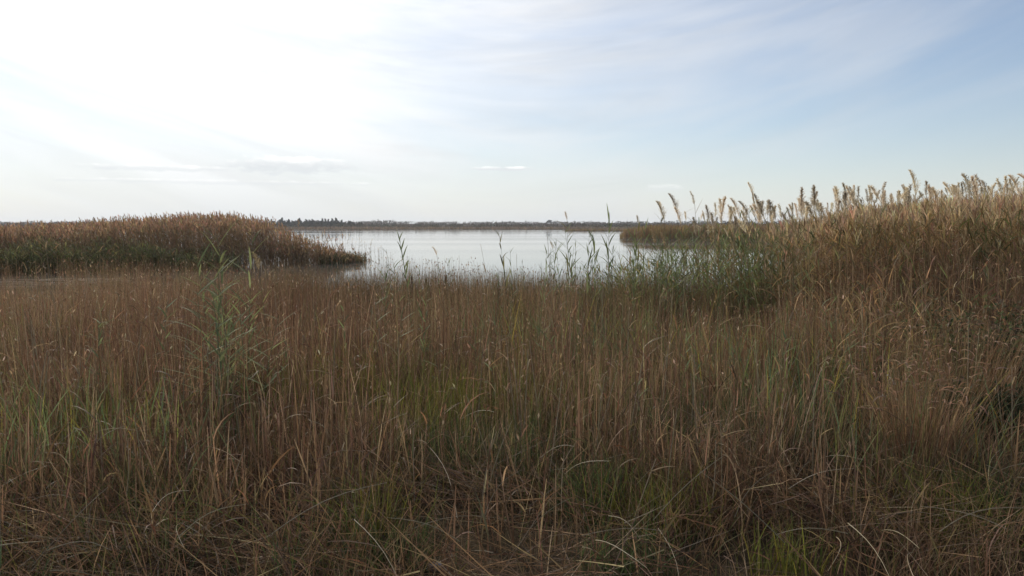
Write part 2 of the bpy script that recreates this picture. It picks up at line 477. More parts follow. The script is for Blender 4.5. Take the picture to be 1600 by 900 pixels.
# far mast
x, zt = at(980, 342, 1180)
root = link('radio_mast', None); zb = float(height(x, 1180)); root.location = (x, 1180, zb)
Hm = zt - zb
plain_mat('mast_steel', (0.30, 0.31, 0.32), 0.5)
for a in (0, 2.1, 4.2):
    v = Veg(); tube(v, [(0.55 * math.cos(a), 0.55 * math.sin(a), -0.5), (0.2 * math.cos(a), 0.2 * math.sin(a), Hm * 0.8)], [0.10, 0.08], (0.3, 0.3, 0.3))
    link('leg', v.mesh('leg'), bpy.data.materials['mast_steel'], root)
v = Veg()
for k in range(7):
    z0, z1 = Hm * 0.8 * k / 7, Hm * 0.8 * (k + 1) / 7
    tube(v, [(0.5 - 0.045 * k, 0, z0), (-0.25, 0.3, z1)], [0.05, 0.05], (0.3, 0.3, 0.3), 4)
link('lattice', v.mesh('lattice'), bpy.data.materials['mast_steel'], root)
v = Veg(); tube(v, [(0, 0, Hm * 0.78), (0, 0, Hm)], [0.10, 0.05], (0.3, 0.3, 0.3))
link('antenna', v.mesh('antenna'), bpy.data.materials['mast_steel'], root)
tag(root, 'thin pale mast rising from the far woodland', 'mast')

# ------------------------------------------------------------------ reed masses
WIND = math.pi                                            # plumes lean to -x
def reed_mass(v, x, y, H, leafc, stemc, plumec, nleaf, leafL, leafW, nplume, plumeL, stemW=0.007, plumeW=0.012, lean=0.05, t0=0.30, top=None):
    N = len(x)
    b = np.stack([x, y, np.maximum(height(x, y), -0.35) - 0.02], 1)
    az = WIND + rng.normal(0, 1.1, N)
    cen = v.ribbons(b, H, stemW, az, rng.normal(lean, 0.05, N), rng.uniform(0.0, 0.14, N), 4, stemc, roll=rng.uniform(0, 3.14, N), prof=[1, .95, .85, .7, .45])
    la = rng.uniform(0, 6.28, N)
    for j in range(nleaf):
        t = t0 + (0.95 - t0) * (j + rng.uniform(0, 0.9, N)) / nleaf
        a = la + math.pi * (j % 2) + rng.normal(0, 0.5, N)
        a = a + 0.45 * np.sin(WIND - a)
        L = leafL * rng.uniform(0.6, 1.25, N) * (1.1 - 0.35 * t)
        v.ribbons(along(cen, t), L, leafW * rng.uniform(0.7, 1.2, N), a, rng.uniform(0.25, 0.75, N), rng.uniform(0.2, 1.5, N), 3, jitter(leafc, N, 0.2),
                  roll=rng.normal(0, 0.5, N), prof=[0.55, 1.0, 0.75, 0.06])
    if nplume:
        has = rng.random(N) < 0.9
        ch, pc = cen[has], plumec[has]; n = len(ch)
        for j in range(nplume):
            f = j / max(nplume - 1, 1)
            base = along(ch, 1.0 - 0.055 * (1 - f) * np.ones(n))
            v.ribbons(base, plumeL * rng.uniform(0.55, 1.0, n) * (1.0 - 0.25 * f), plumeW * rng.uniform(0.7, 1.3, n), rng.uniform(0, 6.28, n) * (1 - 0.5 * f) + WIND * 0.5 * f,
                      rng.uniform(0.02, 0.42, n), rng.uniform(0.1, 0.7, n), 2, jitter(pc, n, 0.15), roll=rng.uniform(0, 3.14, n), prof=[0.5, 1.0, 0.2])

# left bed beyond the flooded channel
def bed_front(px):          # distance of the bed's waterline for a photo column
    return np.interp(px, [-300, 0, 200, 400, 520, 575], [34, 36.5, 38, 41, 45, 48])
def bed_top(px):            # photo row of the skyline of the bed
    return np.interp(px, [-300, 0, 120, 200, 300, 370, 410, 440, 480, 520, 560, 580], [346, 346, 343, 335, 330, 330, 336, 349, 368, 380, 395, 404])
v = Veg()
N = 9400
px = rng.uniform(-260, 578, N)
dep = rng.random(N) ** 1.5 * np.interp(px, [-260, 350, 480, 578], [16, 14, 7, 1.5])
y = bed_front(px) + dep + rng.normal(0, 0.4, N); x = (px - 800) / F * y
row = bed_top(px)
H = (EYE - (row - 353) * y / F) * rng.uniform(0.84, 1.03, N) + rng.normal(0, 0.05, N)
front = sstep(-dep, -4.0, -0.5) * (px < 450)
H = H * (1 - 0.12 * front * rng.random(N))
H = H * np.where(px > 420, rng.uniform(0.55, 1.18, N), 1.0)
keep = (H > 0.4) & (rng.random(N) < np.interp(px, [420, 500, 578], [1.0, 0.75, 0.30]))
px, y, x, H, dep = px[keep], y[keep], x[keep], H[keep], dep[keep]; N = len(x)
H = H * (0.93 + 0.14 * vnoise(px * 0.05, dep * 0.3, 81))
nn = 620                                                   # taller stems breaking the skyline
qx = rng.uniform(-200, 450, nn); qy = bed_front(qx) + rng.uniform(1, 9, nn)
nm = 210                                                   # loose fringe off the point
rx = 450 + rng.random(nm) ** 1.3 * 132; ry = bed_front(rx) + rng.uniform(-1.2, 1.5, nm)
px = np.concatenate([px, qx, rx]); dep = np.concatenate([dep, rng.uniform(1, 9, nn), np.zeros(nm)])
H = np.concatenate([H, EYE - (bed_top(qx) - rng.uniform(-2, 9, nn) - 353) * qy / F, EYE - (np.interp(rx, [450, 520, 580], [362, 374, 396]) + rng.normal(2, 9, nm) - 353) * ry / F])
y = np.concatenate([y, qy, ry]); x = (px - 800) / F * y; N = len(x)
leafc = pick([(0.270, 0.200, 0.135), (0.215, 0.165, 0.115), (0.320, 0.245, 0.158), (0.190, 0.172, 0.095)], [4, 3, 2, 1.2], N, 0.18)
reed_mass(v, x, y, H, leafc, jitter((0.22, 0.16, 0.10), N), pick([(0.38, 0.27, 0.18), (0.27, 0.19, 0.14)], [2, 1], N), 4, 0.38, 0.034, 3, 0.24, 0.014, 0.040)
tag(link('brown_reed_bed', v.mesh('brown_reed_bed'), MV), 'dense brown reed bed on the far side of the flooded channel', kind='stuff')
v = Veg()                                                  # lower green reeds along its waterside
N = 4500
px = rng.uniform(-260, 350, N) + rng.normal(0, 25, N)
y = bed_front(px) - 2.4 + rng.random(N) * 3.4; x = (px - 800) / F * y
tall = np.interp(px, [-260, 40, 200, 300, 400], [1.85, 1.85, 1.75, 1.45, 0.9])
H = tall * rng.uniform(0.55, 1.08, N) * (0.72 + 0.5 * vnoise(px * 0.03, y * 0.5, 82))
reed_mass(v, x, y, H, pick([(0.165, 0.195, 0.092), (0.200, 0.205, 0.100), (0.26, 0.205, 0.125)], [3, 2.4, 2.2], N), jitter((0.09, 0.10, 0.05), N), None, 6, 0.38, 0.032, 0, 0.2, 0.014)
N = 560                                                    # greener shoots at the bed's point
px = rng.uniform(500, 572, N); y = bed_front(px) - 0.6 + rng.random(N) * 1.5; x = (px - 800) / F * y
reed_mass(v, x, y, rng.uniform(0.35, 0.95, N), pick([(0.14, 0.165, 0.08), (0.19, 0.16, 0.10)], [2, 1], N), jitter((0.09, 0.09, 0.05), N), None, 5, 0.3, 0.028, 0, 0.2, 0.014)
tag(link('green_reed_margin', v.mesh('green_reed_margin'), MG), 'low dark green reeds along the water edge of the brown bed', kind='stuff')

# reed island out in the lake
v = Veg()
N = 7500
px = 968 + rng.random(N) ** 0.9 * 420
y = 132 + rng.random(N) ** 1.3 * 14 + np.interp(px, [968, 990, 1400], [4, 0, -4]); x = (px - 800) / F * y
H = np.interp(px, [966, 974, 990, 1015, 1100, 1400], [0.5, 1.5, 2.1, 2.45, 2.5, 2.7]) * rng.uniform(0.74, 1.02, N) * (0.9 + 0.2 * vnoise(px * 0.05, 0.5, 14)) + 0.3
stripe = vnoise(px * 0.06, y * 0.2, 12)
c = np.where((stripe > 0.52)[:, None], np.array([[0.31, 0.235, 0.095]]), np.array([[0.245, 0.165, 0.09]]))
b = np.stack([x, y, np.full(N, -0.35)], 1)
v.ribbons(b, H, rng.uniform(0.03, 0.09, N), rng.uniform(0, 6.28, N), rng.normal(0, 0.06, N), rng.normal(0, 0.2, N), 3, jitter(c, N, 0.18), roll=rng.uniform(0, 3.14, N), prof=[0.8, 1.0, 0.9, 0.25])
b2 = b + np.array([0, 0, 1.0]) * (H * rng.uniform(0.3, 0.9, N))[:, None]
v.ribbons(b2, rng.uniform(0.3, 0.6, N), 0.07, rng.uniform(0, 6.28, N), rng.uniform(0.2, 0.9, N), rng.uniform(0, 1.2, N), 2, jitter(c * 1.1, N, 0.2), roll=rng.normal(0, 0.6, N))
tag(link('reed_island', v.mesh('reed_island'), MV), 'olive and tan reed island standing out in the lake', kind='stuff')

# tall bed on the near bank
def sky_row(px):            # photo row of the leafy top of the bed (the plumes rise above it)
    return np.interp(px, [1080, 1130, 1180, 1250, 1300, 1340, 1420, 1520, 1600, 1800], [378, 362, 356, 348, 342, 328, 322, 313, 308, 302])
v = Veg()
N = 5600
y = 10.2 + rng.random(N) ** 1.2 * 10
px = 1105 + rng.random(N) ** 0.85 * 705
px = px + np.interp(y, [10, 20], [0, -20])
x = (px - 800) / F * y
zt = EYE - (sky_row(px) - 353) * y / F
H = zt - height(x, y)
H = np.clip(H, 0.9, 3.1) * np.where(rng.random(N) < 0.35, rng.uniform(0.5, 0.85, N), rng.uniform(0.88, 1.02, N))
edge = sstep(px, 1140, 1350)
keep = rng.random(N) < 0.05 + 0.95 * edge
x, y, H, px = x[keep], y[keep], H[keep], px[keep]; N = len(x)
g = vnoise(x * 0.8, y * 0.6, 15)
pal = pick([(0.370, 0.285, 0.155), (0.300, 0.228, 0.125), (0.430, 0.345, 0.185), (0.265, 0.245, 0.108)], [4, 3, 2, 2], N, 0.2)
greener = (g > 0.66) | (rng.random(N) < 0.06)
pal[greener] = jitter((0.130, 0.160, 0.070), int(greener.sum()), 0.2)
reed_mass(v, x, y, H, pal, jitter((0.30, 0.22, 0.120), N), pick([(0.54, 0.45, 0.31), (0.45, 0.36, 0.24)], [1, 1], N), 8, 0.36, 0.016, 8, 0.21, 0.007, 0.012, t0=0.25)
tag(link('tall_reed_bed', v.mesh('tall_reed_bed'), MV), 'tall dense tan reed bed on the near bank beside the lake', kind='stuff')

v = Veg()                                                  # mixed shorter reeds leading down from the tall bed into the meadow
N = 2600
px = 1130 + rng.random(N) ** 0.8 * 680; y = 7.0 + rng.random(N) ** 0.8 * 4.2; x = (px - 800) / F * y
H = np.interp(y, [7, 8.5, 11], [0.95, 1.45, 2.15]) * rng.uniform(0.7, 1.1, N) * np.interp(px, [1130, 1320], [0.72, 1.0])
keep = rng.random(N) < 0.04 + 0.96 * sstep(px, 1200, 1380)
x, y, H = x[keep], y[keep], H[keep]; N = len(x)
reed_mass(v, x, y, H, pick([(0.34, 0.24, 0.14), (0.27, 0.18, 0.11), (0.40, 0.30, 0.17), (0.16, 0.19, 0.085)], [4, 3, 2, 2], N, 0.22), jitter((0.31, 0.225, 0.135), N), None, 7, 0.30, 0.012, 0, 0.2, 0.007, t0=0.2)
tag(link('mixed_reeds', v.mesh('mixed_reeds'), MV), 'mixed half-height reeds leading from the tall bed down into the meadow', kind='stuff')

v = Veg()                                                  # low leafy reeds filling the thin green stand
N = 400
px = 930 + rng.random(N) ** 0.8 * 290; y = rng.uniform(10.4, 14.0, N); x = (px - 800) / F * y
zt = EYE - (np.interp(px, [930, 1010, 1100, 1245], [420, 398, 384, 374]) + rng.normal(0, 14, N) - 353) * y / F
reed_mass(v, x, y, np.clip(zt - height(x, y), 0.6, 2.4), pick([(0.175, 0.225, 0.105), (0.21, 0.22, 0.10), (0.32, 0.24, 0.14)], [4, 2, 1.5], N), jitter((0.17, 0.18, 0.09), N), None, 11, 0.30, 0.013, 0, 0.2, 0.006, t0=0.4)
tag(link('green_reed_stand', v.mesh('green_reed_stand'), MG), 'low tangle of green reeds at the foot of the thin stand by the water', kind='stuff')

# ------------------------------------------------------------------ meadow
def meadow_edge(px):
    return np.interp(px, [-200, 60, 140, 230, 430, 520, 900, 1100, 1700], [12.6, 12.9, 14.2, 15.7, 15.4, 13.8, 13.6, 13.0, 12.6])

def scatter(n, y0, y1, lim=0.74, power=1.0):
    """even scatter over the trapezoid the camera sees (plus a margin)"""
    y = np.sqrt(rng.uniform(y0 ** 2, y1 ** 2, n)) if power == 1 else y0 + (y1 - y0) * rng.random(n) ** power
    return rng.uniform(-lim, lim, n) * y + rng.normal(0, 0.35, n), y

def hollow(x, y):            # patch beside the russet tussocks, growth thinned so it reads as shaded
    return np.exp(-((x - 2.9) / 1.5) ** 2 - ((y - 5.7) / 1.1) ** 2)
RUSTS = [(0.260, 0.160, 0.098), (0.320, 0.220, 0.138), (0.190, 0.120, 0.078), (0.400, 0.300, 0.190), (0.180, 0.158, 0.070)]
v = Veg()
x, y = scatter(175000, 4.6, 15.8)
px = 800 + F * x / y
wob = (vnoise(x * 1.3, y * 0.3, 21) - 0.5) * 1.0
ok = y < meadow_edge(px) + wob
ok &= rng.random(len(x)) < 0.35 + 0.65 * sstep(y, 4.6, 6.6)
ok &= rng.random(len(x)) < 0.35 + 0.9 * sstep(vnoise(x * 2.6, y * 2.0, 27), 0.25, 0.7)
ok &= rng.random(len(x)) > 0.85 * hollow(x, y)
ok &= rng.random(len(x)) > 0.75 * np.exp(-((px - 355) / 55) ** 2 - ((y - 5.6) / 1.0) ** 2)
x, y, px = x[ok], y[ok], px[ok]; N = len(x)
patch = vnoise(x * 0.7, y * 0.45, 22); p2 = vnoise(x * 1.9, y * 1.2, 23)
ztop = np.interp(y, [4.6, 6, 8, 10, 12, 16], [0.90, 1.08, 1.20, 1.30, 1.36, 1.32]) + 0.18 * (patch - 0.5) + 0.55 * sstep(px, 1120, 1420) * sstep(y, 6.2, 9.5)
H = (ztop - height(x, y)) * (1.04 - 0.5 * rng.random(N) ** 1.5) * (0.76 + 0.24 * sstep(y, 9.5, 11.5) + (0.46 - 0.30 * sstep(y, 9.5, 11.5)) * vnoise(x * 2.2, y * 1.6, 28))
col = pick(RUSTS, [3.2, 3, 2, 1.4, 1.0], N, 0.22)
gsel = (rng.random(N) < 0.42 * sstep(p2, 0.55, 0.8) + 0.04)
col[gsel] = jitter((0.170, 0.175, 0.068), int(gsel.sum()), 0.22)
red = rng.random(N) < 0.5 * sstep(vnoise(x * 0.9 + 4, y * 0.7, 25), 0.62, 0.85)
col[red] = jitter((0.270, 0.152, 0.092), int(red.sum()), 0.2)
deep = rng.random(N) < 0.6 * sstep(vnoise(x * 0.55 + 2, y * 0.4, 91), 0.45, 0.75)
col[deep] = jitter((0.150, 0.088, 0.058), int(deep.sum()), 0.22)
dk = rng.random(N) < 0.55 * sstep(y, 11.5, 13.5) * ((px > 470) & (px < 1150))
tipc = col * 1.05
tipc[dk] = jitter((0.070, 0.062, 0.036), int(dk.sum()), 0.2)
b = np.stack([x, y, height(x, y) - 0.02], 1)
cen = v.ribbons(b, H, rng.uniform(0.003, 0.0065, N), np.where(rng.random(N) < 0.6, 6.28 * vnoise(x * 0.6, y * 0.6, 71) * 1.5, rng.uniform(0, 6.28, N)), rng.normal(0, 0.11, N) * np.where(rng.random(N) < 0.14, 3.2, 1.0) + 0.42 * sstep(vnoise(x * 1.1, y * 0.9, 72), 0.58, 0.9) * (y < 10), rng.normal(0.06, 0.26, N), 3, col, roll=rng.uniform(0, 3.14, N), tip=tipc)
sel = rng.random(N) < 0.16                                 # small seed heads
n = int(sel.sum())
v.ribbons(cen[sel, -1] - np.array([0, 0, 0.03]), rng.uniform(0.02, 0.05, n), rng.uniform(0.008, 0.016, n), rng.uniform(0, 6.28, n), rng.uniform(0, 0.9, n), 0.3, 2,
          pick([(0.30, 0.21, 0.13), (0.16, 0.09, 0.055), (0.42, 0.34, 0.24)], [3, 3, 1], n), roll=rng.uniform(0, 3, n), prof=[0.4, 1, 0.3])
sel = rng.random(N) < 0.16                                 # dead leaves hanging from the stems
n = int(sel.sum())
v.ribbons(along(cen[sel], rng.uniform(0.25, 0.9, n)), rng.uniform(0.10, 0.30, n), rng.uniform(0.004, 0.008, n), rng.uniform(0, 6.28, n), rng.uniform(0.3, 1.2, n), rng.uniform(0.2, 1.8, n), 3,
          pick(RUSTS, [2, 3, 1, 3, 1], n, 0.25), roll=rng.normal(0, 0.6, n), prof=[0.6, 1, 0.8, 0.1])
tag(link('rush_meadow', v.mesh('rush_meadow'), MV), 'broad brown meadow of dry rushes between bank and lake', kind='stuff')

# darker pointed rushes closing the meadow at the water
v = Veg()
N = 24000
px = rng.uniform(430, 1230, N); y = meadow_edge(px) + 0.3 - rng.random(N) ** 1.5 * 2.0; x = (px - 800) / F * y
zt = 1.41 - 0.10 * rng.random(N) + 0.12 * (vnoise(x * 1.6, y, 51) - 0.5)
b = np.stack([x, y, height(x, y) - 0.03], 1)
v.ribbons(b, (zt - b[:, 2]) * rng.uniform(0.72, 1.03, N), rng.uniform(0.006, 0.010, N), rng.uniform(0, 6.28, N), rng.normal(0, 0.10, N), rng.normal(0.05, 0.2, N), 4,
          pick([(0.120, 0.100, 0.060), (0.105, 0.115, 0.055), (0.20, 0.125, 0.080)], [3, 3, 2], N), roll=rng.uniform(0, 3.14, N), prof=[1, 1, 0.8, 0.5, 0.05])
tag(link('dark_rushes', v.mesh('dark_rushes'), MV), 'dark pointed rushes closing the meadow along the open water', kind='stuff')

# foreground grass, thinner and tangled
v = Veg()
x, y = scatter(50000, 2.6, 8.2, 0.8)
ok = rng.random(len(x)) < 0.22 + 0.9 * sstep(vnoise(x * 2.3, y * 2.0, 33), 0.28, 0.7)
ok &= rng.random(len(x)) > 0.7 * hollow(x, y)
x, y = x[ok], y[ok]; N = len(x)
p1 = vnoise(x * 1.1, y * 1.0, 31); p2 = vnoise(x * 0.8 + 9, y * 0.8, 32)
H = np.interp(y, [2.6, 4.5, 8.2], [0.26, 0.42, 0.72]) * (0.6 + 0.8 * p1) * rng.uniform(0.5, 1.2, N)
col = pick([(0.195, 0.122, 0.074), (0.260, 0.180, 0.108), (0.130, 0.082, 0.052), (0.155, 0.135, 0.060)], [3, 2.4, 2, 1], N, 0.24)
gs = rng.random(N) < 0.06 + 0.45 * sstep(p2, 0.52, 0.8)
col[gs] = pick([(0.095, 0.120, 0.042), (0.150, 0.150, 0.045), (0.070, 0.095, 0.040)], [3, 2, 2], int(gs.sum()), 0.2)
b = np.stack([x, y, height(x, y) - 0.02], 1)
v.ribbons(b, H, rng.uniform(0.0035, 0.0075, N), rng.uniform(0, 6.28, N), np.abs(rng.normal(0.1, 0.28, N)), rng.uniform(0.0, 1.2, N), 4, col, roll=rng.normal(0, 0.8, N))
tag(link('meadow_grass', v.mesh('meadow_grass'), MV), 'tangled brown and olive grass covering the near ground', kind='stuff')

# lodged straw lying over the ground
v = Veg()
x, y = scatter(30000, 2.5, 7.4, 0.8)
ok = rng.random(len(x)) < 0.15 + 0.95 * sstep(vnoise(x * 1.8 + 5, y * 1.6, 43), 0.3, 0.68)
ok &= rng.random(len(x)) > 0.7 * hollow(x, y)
x, y = x[ok], y[ok]; N = len(x)
flow = 6.28 * vnoise(x * 0.55, y * 0.55, 41) + rng.normal(0, 1.2, N)
lift = np.interp(y, [2.5, 5, 7.4], [0.16, 0.26, 0.34]) * rng.random(N) ** 0.9 * (0.5 + vnoise(x * 1.4, y * 1.4, 42))
b = np.stack([x, y, height(x, y) + lift], 1)
v.ribbons(b, rng.uniform(0.12, 0.55, N), rng.uniform(0.003, 0.007, N), flow, rng.normal(1.28, 0.36, N), rng.normal(0.04, 0.12, N), 3,
          pick([(0.165, 0.108, 0.066), (0.240, 0.168, 0.102), (0.115, 0.074, 0.048), (0.430, 0.345, 0.220)], [4, 2, 3.4, 0.35], N, 0.22), roll=rng.uniform(0, 3.14, N))
tag(link('straw_thatch', v.mesh('straw_thatch'), MV), 'layer of flattened dead straw lying over the near ground', kind='stuff')

# coarse upright stems and broad blades breaking up the fine grass
v = Veg()
x, y = scatter(12500, 3.3, 9.5, 0.78)
N = len(x)
ok = rng.random(N) < (0.10 + 0.9 * sstep(vnoise(x * 1.7, y * 1.3, 61), 0.38, 0.72)) * (0.35 + 0.65 * sstep(y, 3.3, 5.0))
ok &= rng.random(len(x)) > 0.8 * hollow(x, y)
x, y = x[ok], y[ok]; N = len(x)
H = np.interp(y, [3.3, 4.6, 6, 9.5], [0.34, 0.62, 0.92, 1.25]) * rng.uniform(0.55, 1.15, N)
col = pick([(0.27, 0.19, 0.115), (0.205, 0.130, 0.082), (0.145, 0.090, 0.058), (0.40, 0.31, 0.20)], [3, 3, 3, 0.6], N, 0.22)
b = np.stack([x, y, height(x, y) - 0.02], 1)
cen = v.ribbons(b, H, rng.uniform(0.006, 0.011, N), rng.uniform(0, 6.28, N), rng.normal(0, 0.14, N), rng.normal(0, 0.16, N), 4, col, roll=rng.uniform(0, 3.14, N), prof=[1, .95, .85, .7, .3])
for j in range(2):
    s_ = rng.random(N) < 0.26; n = int(s_.sum())
    v.ribbons(along(cen[s_], rng.uniform(0.35, 0.97, n)), rng.uniform(0.12, 0.30, n), rng.uniform(0.005, 0.010, n), rng.uniform(0, 6.28, n), rng.uniform(0.2, 0.9, n), rng.uniform(0.1, 1.6, n), 4,
              jitter(col[s_], n, 0.2), roll=rng.normal(0, 0.5, n), prof=[.5, 1, .9, .6, .05])
tag(link('coarse_stems', v.mesh('coarse_stems'), MV), 'coarse dry stems with torn leaves scattered through the meadow', kind='stuff')
v = Veg()
x, y = scatter(15000, 3.2, 9.6, 0.78)
ok = rng.random(len(x)) < (0.4 + 0.6 * sstep(y, 4.2, 5.6)) * (0.06 + 0.75) * sstep(vnoise(x * 0.9 + 3, y * 0.8, 62), 0.45, 0.75)
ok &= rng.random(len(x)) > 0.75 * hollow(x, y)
x, y = x[ok], y[ok]; N = len(x)
H = np.interp(y, [3.2, 4.6, 6, 9], [0.32, 0.58, 0.92, 1.3]) * rng.uniform(0.6, 1.12, N)
v.ribbons(np.stack([x, y, height(x, y) - 0.02], 1), H, rng.uniform(0.006, 0.013, N), rng.uniform(0, 6.28, N), np.abs(rng.normal(0.06, 0.14, N)), rng.uniform(0.0, 0.8, N), 5,
          pick([(0.165, 0.205, 0.095), (0.225, 0.230, 0.075), (0.135, 0.180, 0.095), (0.32, 0.27, 0.07)], [4, 2.5, 2, 0.7], N), roll=rng.normal(0, 0.8, N), prof=[.7, 1, 1, .85, .5, .05])
tag(link('broad_green_blades', v.mesh('broad_green_blades'), MG), 'broad green blades growing singly through the brown meadow', kind='stuff')

v = Veg()                                                  # dark green sedge, its colour also standing in for shade under taller growth
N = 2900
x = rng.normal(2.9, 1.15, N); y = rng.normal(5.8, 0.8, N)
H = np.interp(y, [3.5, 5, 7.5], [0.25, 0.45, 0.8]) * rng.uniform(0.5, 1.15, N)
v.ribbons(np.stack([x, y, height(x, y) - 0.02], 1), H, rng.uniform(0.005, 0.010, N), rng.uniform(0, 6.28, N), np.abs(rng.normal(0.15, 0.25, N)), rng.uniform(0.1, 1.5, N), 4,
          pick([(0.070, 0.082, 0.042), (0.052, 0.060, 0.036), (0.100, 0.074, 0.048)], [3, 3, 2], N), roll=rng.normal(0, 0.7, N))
tag(link('shade_toned_sedge', v.mesh('shade_toned_sedge'), MG), 'dark green sedge, coloured partly as shade, round the russet tussocks', kind='stuff')

# soft green and yellow-green tufts
v = Veg()
spots = [(480, 600, 6.6, .5, 1), (690, 610, 6.4, .5, 1), (150, 650, 5.6, .35, 1), (560, 560, 7.2, .7, 1), (1120, 650, 5.9, .55, 0), (1150, 690, 5.4, .5, 0), (800, 690, 5.2, .4, 0),
         (1020, 790, 4.2, .3, 1), (930, 770, 4.4, .25, 0), (1290, 700, 5.2, .3, 0), (1480, 800, 4.1, .35, 1), (1560, 780, 4.2, .4, 0), (580, 800, 4.1, .2, 1),
         (690, 700, 5.1, .3, 0), (30, 760, 4.4, .25, 0), (220, 780, 4.3, .2, 0), (980, 880, 3.5, .2, 0), (620, 870, 3.6, .2, 0), (1230, 880, 3.5, .15, 1), (330, 590, 6.8, .5, 0),
         (1570, 600, 6.2, .3, 0), (640, 650, 5.9, .4, 1), (900, 590, 6.8, .6, 1), (760, 600, 6.6, .5, 1)]
for (qx, qy, Yd, rad, yel) in spots:
    n = int(900 * rad)
    cx_, _ = at(qx, qy, Yd)
    xx = cx_ + rng.normal(0, rad * 0.6, n); yy = Yd + rng.normal(0, rad * 0.6, n)
    h = np.interp(Yd, [3.5, 5, 7.5], [0.3, 0.5, 0.95]) * rng.uniform(0.5, 1.15, n)
    pal = pick([(0.165, 0.160, 0.036), (0.125, 0.145, 0.042)], [1, 1], n) if yel else pick([(0.080, 0.110, 0.042), (0.060, 0.080, 0.038)], [1, 1], n)
    v.ribbons(np.stack([xx, yy, height(xx, yy) - 0.02], 1), h, rng.uniform(0.004, 0.009, n), rng.uniform(0, 6.28, n), np.abs(rng.normal(0.08, 0.18, n)), rng.uniform(0, 0.9, n), 4, pal, roll=rng.normal(0, 0.7, n))
tag(link('green_grass', v.mesh('green_grass'), MG), 'soft green and yellow grass growing through the dry meadow', kind='stuff')

# ------------------------------------------------------------------ single reeds, stalks and plants
def round_stem(H, r0, r1, bend, n=6, sides=5):
    v = Veg()
    tube(v, [(bend * (k / n) ** 2, 0, H * k / n) for k in range(n + 1)], [r0 + (r1 - r0) * k / n for k in range(n + 1)], (0.2, 0.2, 0.1), sides)
    return v.mesh('stem')

def leaf_mesh(L, Wd, droop):
    """a folded, tapering reed leaf lying along +x and rising, base at the origin"""
    n = 7; vs, fs = [], []
    p = np.zeros(3)
    for k in range(n + 1):
        t = k / n
        th = 0.75 - droop * t ** 1.4
        w = Wd * 0.5 * (0.45 + 2.2 * t if t < 0.25 else 1.0) * (1 - t ** 2.2) + 0.0006
        vs += [(p[0], -w, p[2] + w * 0.35), (p[0], 0, p[2]), (p[0], w, p[2] + w * 0.35)]
        p = p + np.array([math.cos(th), 0, math.sin(th)]) * L / n
    for k in range(n):
        a = k * 3
        fs += [(a, a + 1, a + 4, a + 3), (a + 1, a + 2, a + 5, a + 4)]
    me = bpy.data.meshes.new('leaf'); me.from_pydata(vs, [], fs)
    me.polygons.foreach_set('use_smooth', np.ones(len(fs), bool))
    return me

LEAVES = {}
def leaf_obj(parent, mat, kind, loc, az, tilt, s):
    key = (mat.name, kind)
    if key not in LEAVES:
        L, Wd, dr = [(0.34, 0.023, 0.30), (0.30, 0.019, 0.8), (0.38, 0.018, 1.9), (0.26, 0.025, 0.05)][kind]
        LEAVES[key] = leaf_mesh(L, Wd, dr)
    o = link('leaf', LEAVES[key], mat, parent)
    o.location = loc; o.rotation_euler = (0, -tilt, az); o.scale = (s, s, s)
    return o

def plume_mesh(L, wide, nb, lean, gold=False):
    v = Veg()
    tube(v, [(-lean * L * (k / 4) ** 1.6, 0, L * k / 4) for k in range(5)], [0.0022, 0.002, 0.0016, 0.0012, 0.0006], (0.2, 0.15, 0.1), 4)
    t = rng.random(nb) ** 0.8
    base = np.stack([-lean * L * t ** 1.6, np.zeros(nb), L * t], 1)
    env = (0.45 + 0.55 * np.sin(math.pi * np.clip(t * 0.85 + 0.15, 0, 1)))
    ln = wide * (2.1 * (1 - t) ** 0.9 + 0.22) * rng.uniform(0.6, 1.25, nb)
    az = rng.uniform(0, 6.28, nb); az = az + 0.5 * np.sin(math.pi - az)
    cen = v.ribbons(base, ln, 0.0035, az, rng.uniform(0.10, 0.42, nb), rng.uniform(0.0, 0.55, nb), 3, (0.2, 0.15, 0.1), roll=rng.uniform(0, 3, nb))
    for j in range(3):                                     # spikelets along each branch
        tt = rng.uniform(0.3, 1.0, nb)
        v.ribbons(along(cen, tt), rng.uniform(0.016, 0.034, nb), rng.uniform(0.003, 0.006, nb), az + rng.normal(0, 0.8, nb), rng.uniform(0.1, 1.1, nb), 0.2, 2, (0.2, 0.15, 0.1),
                  roll=rng.uniform(0, 3, nb), prof=[0.4, 1, 0.15])
    return v.mesh('plume')

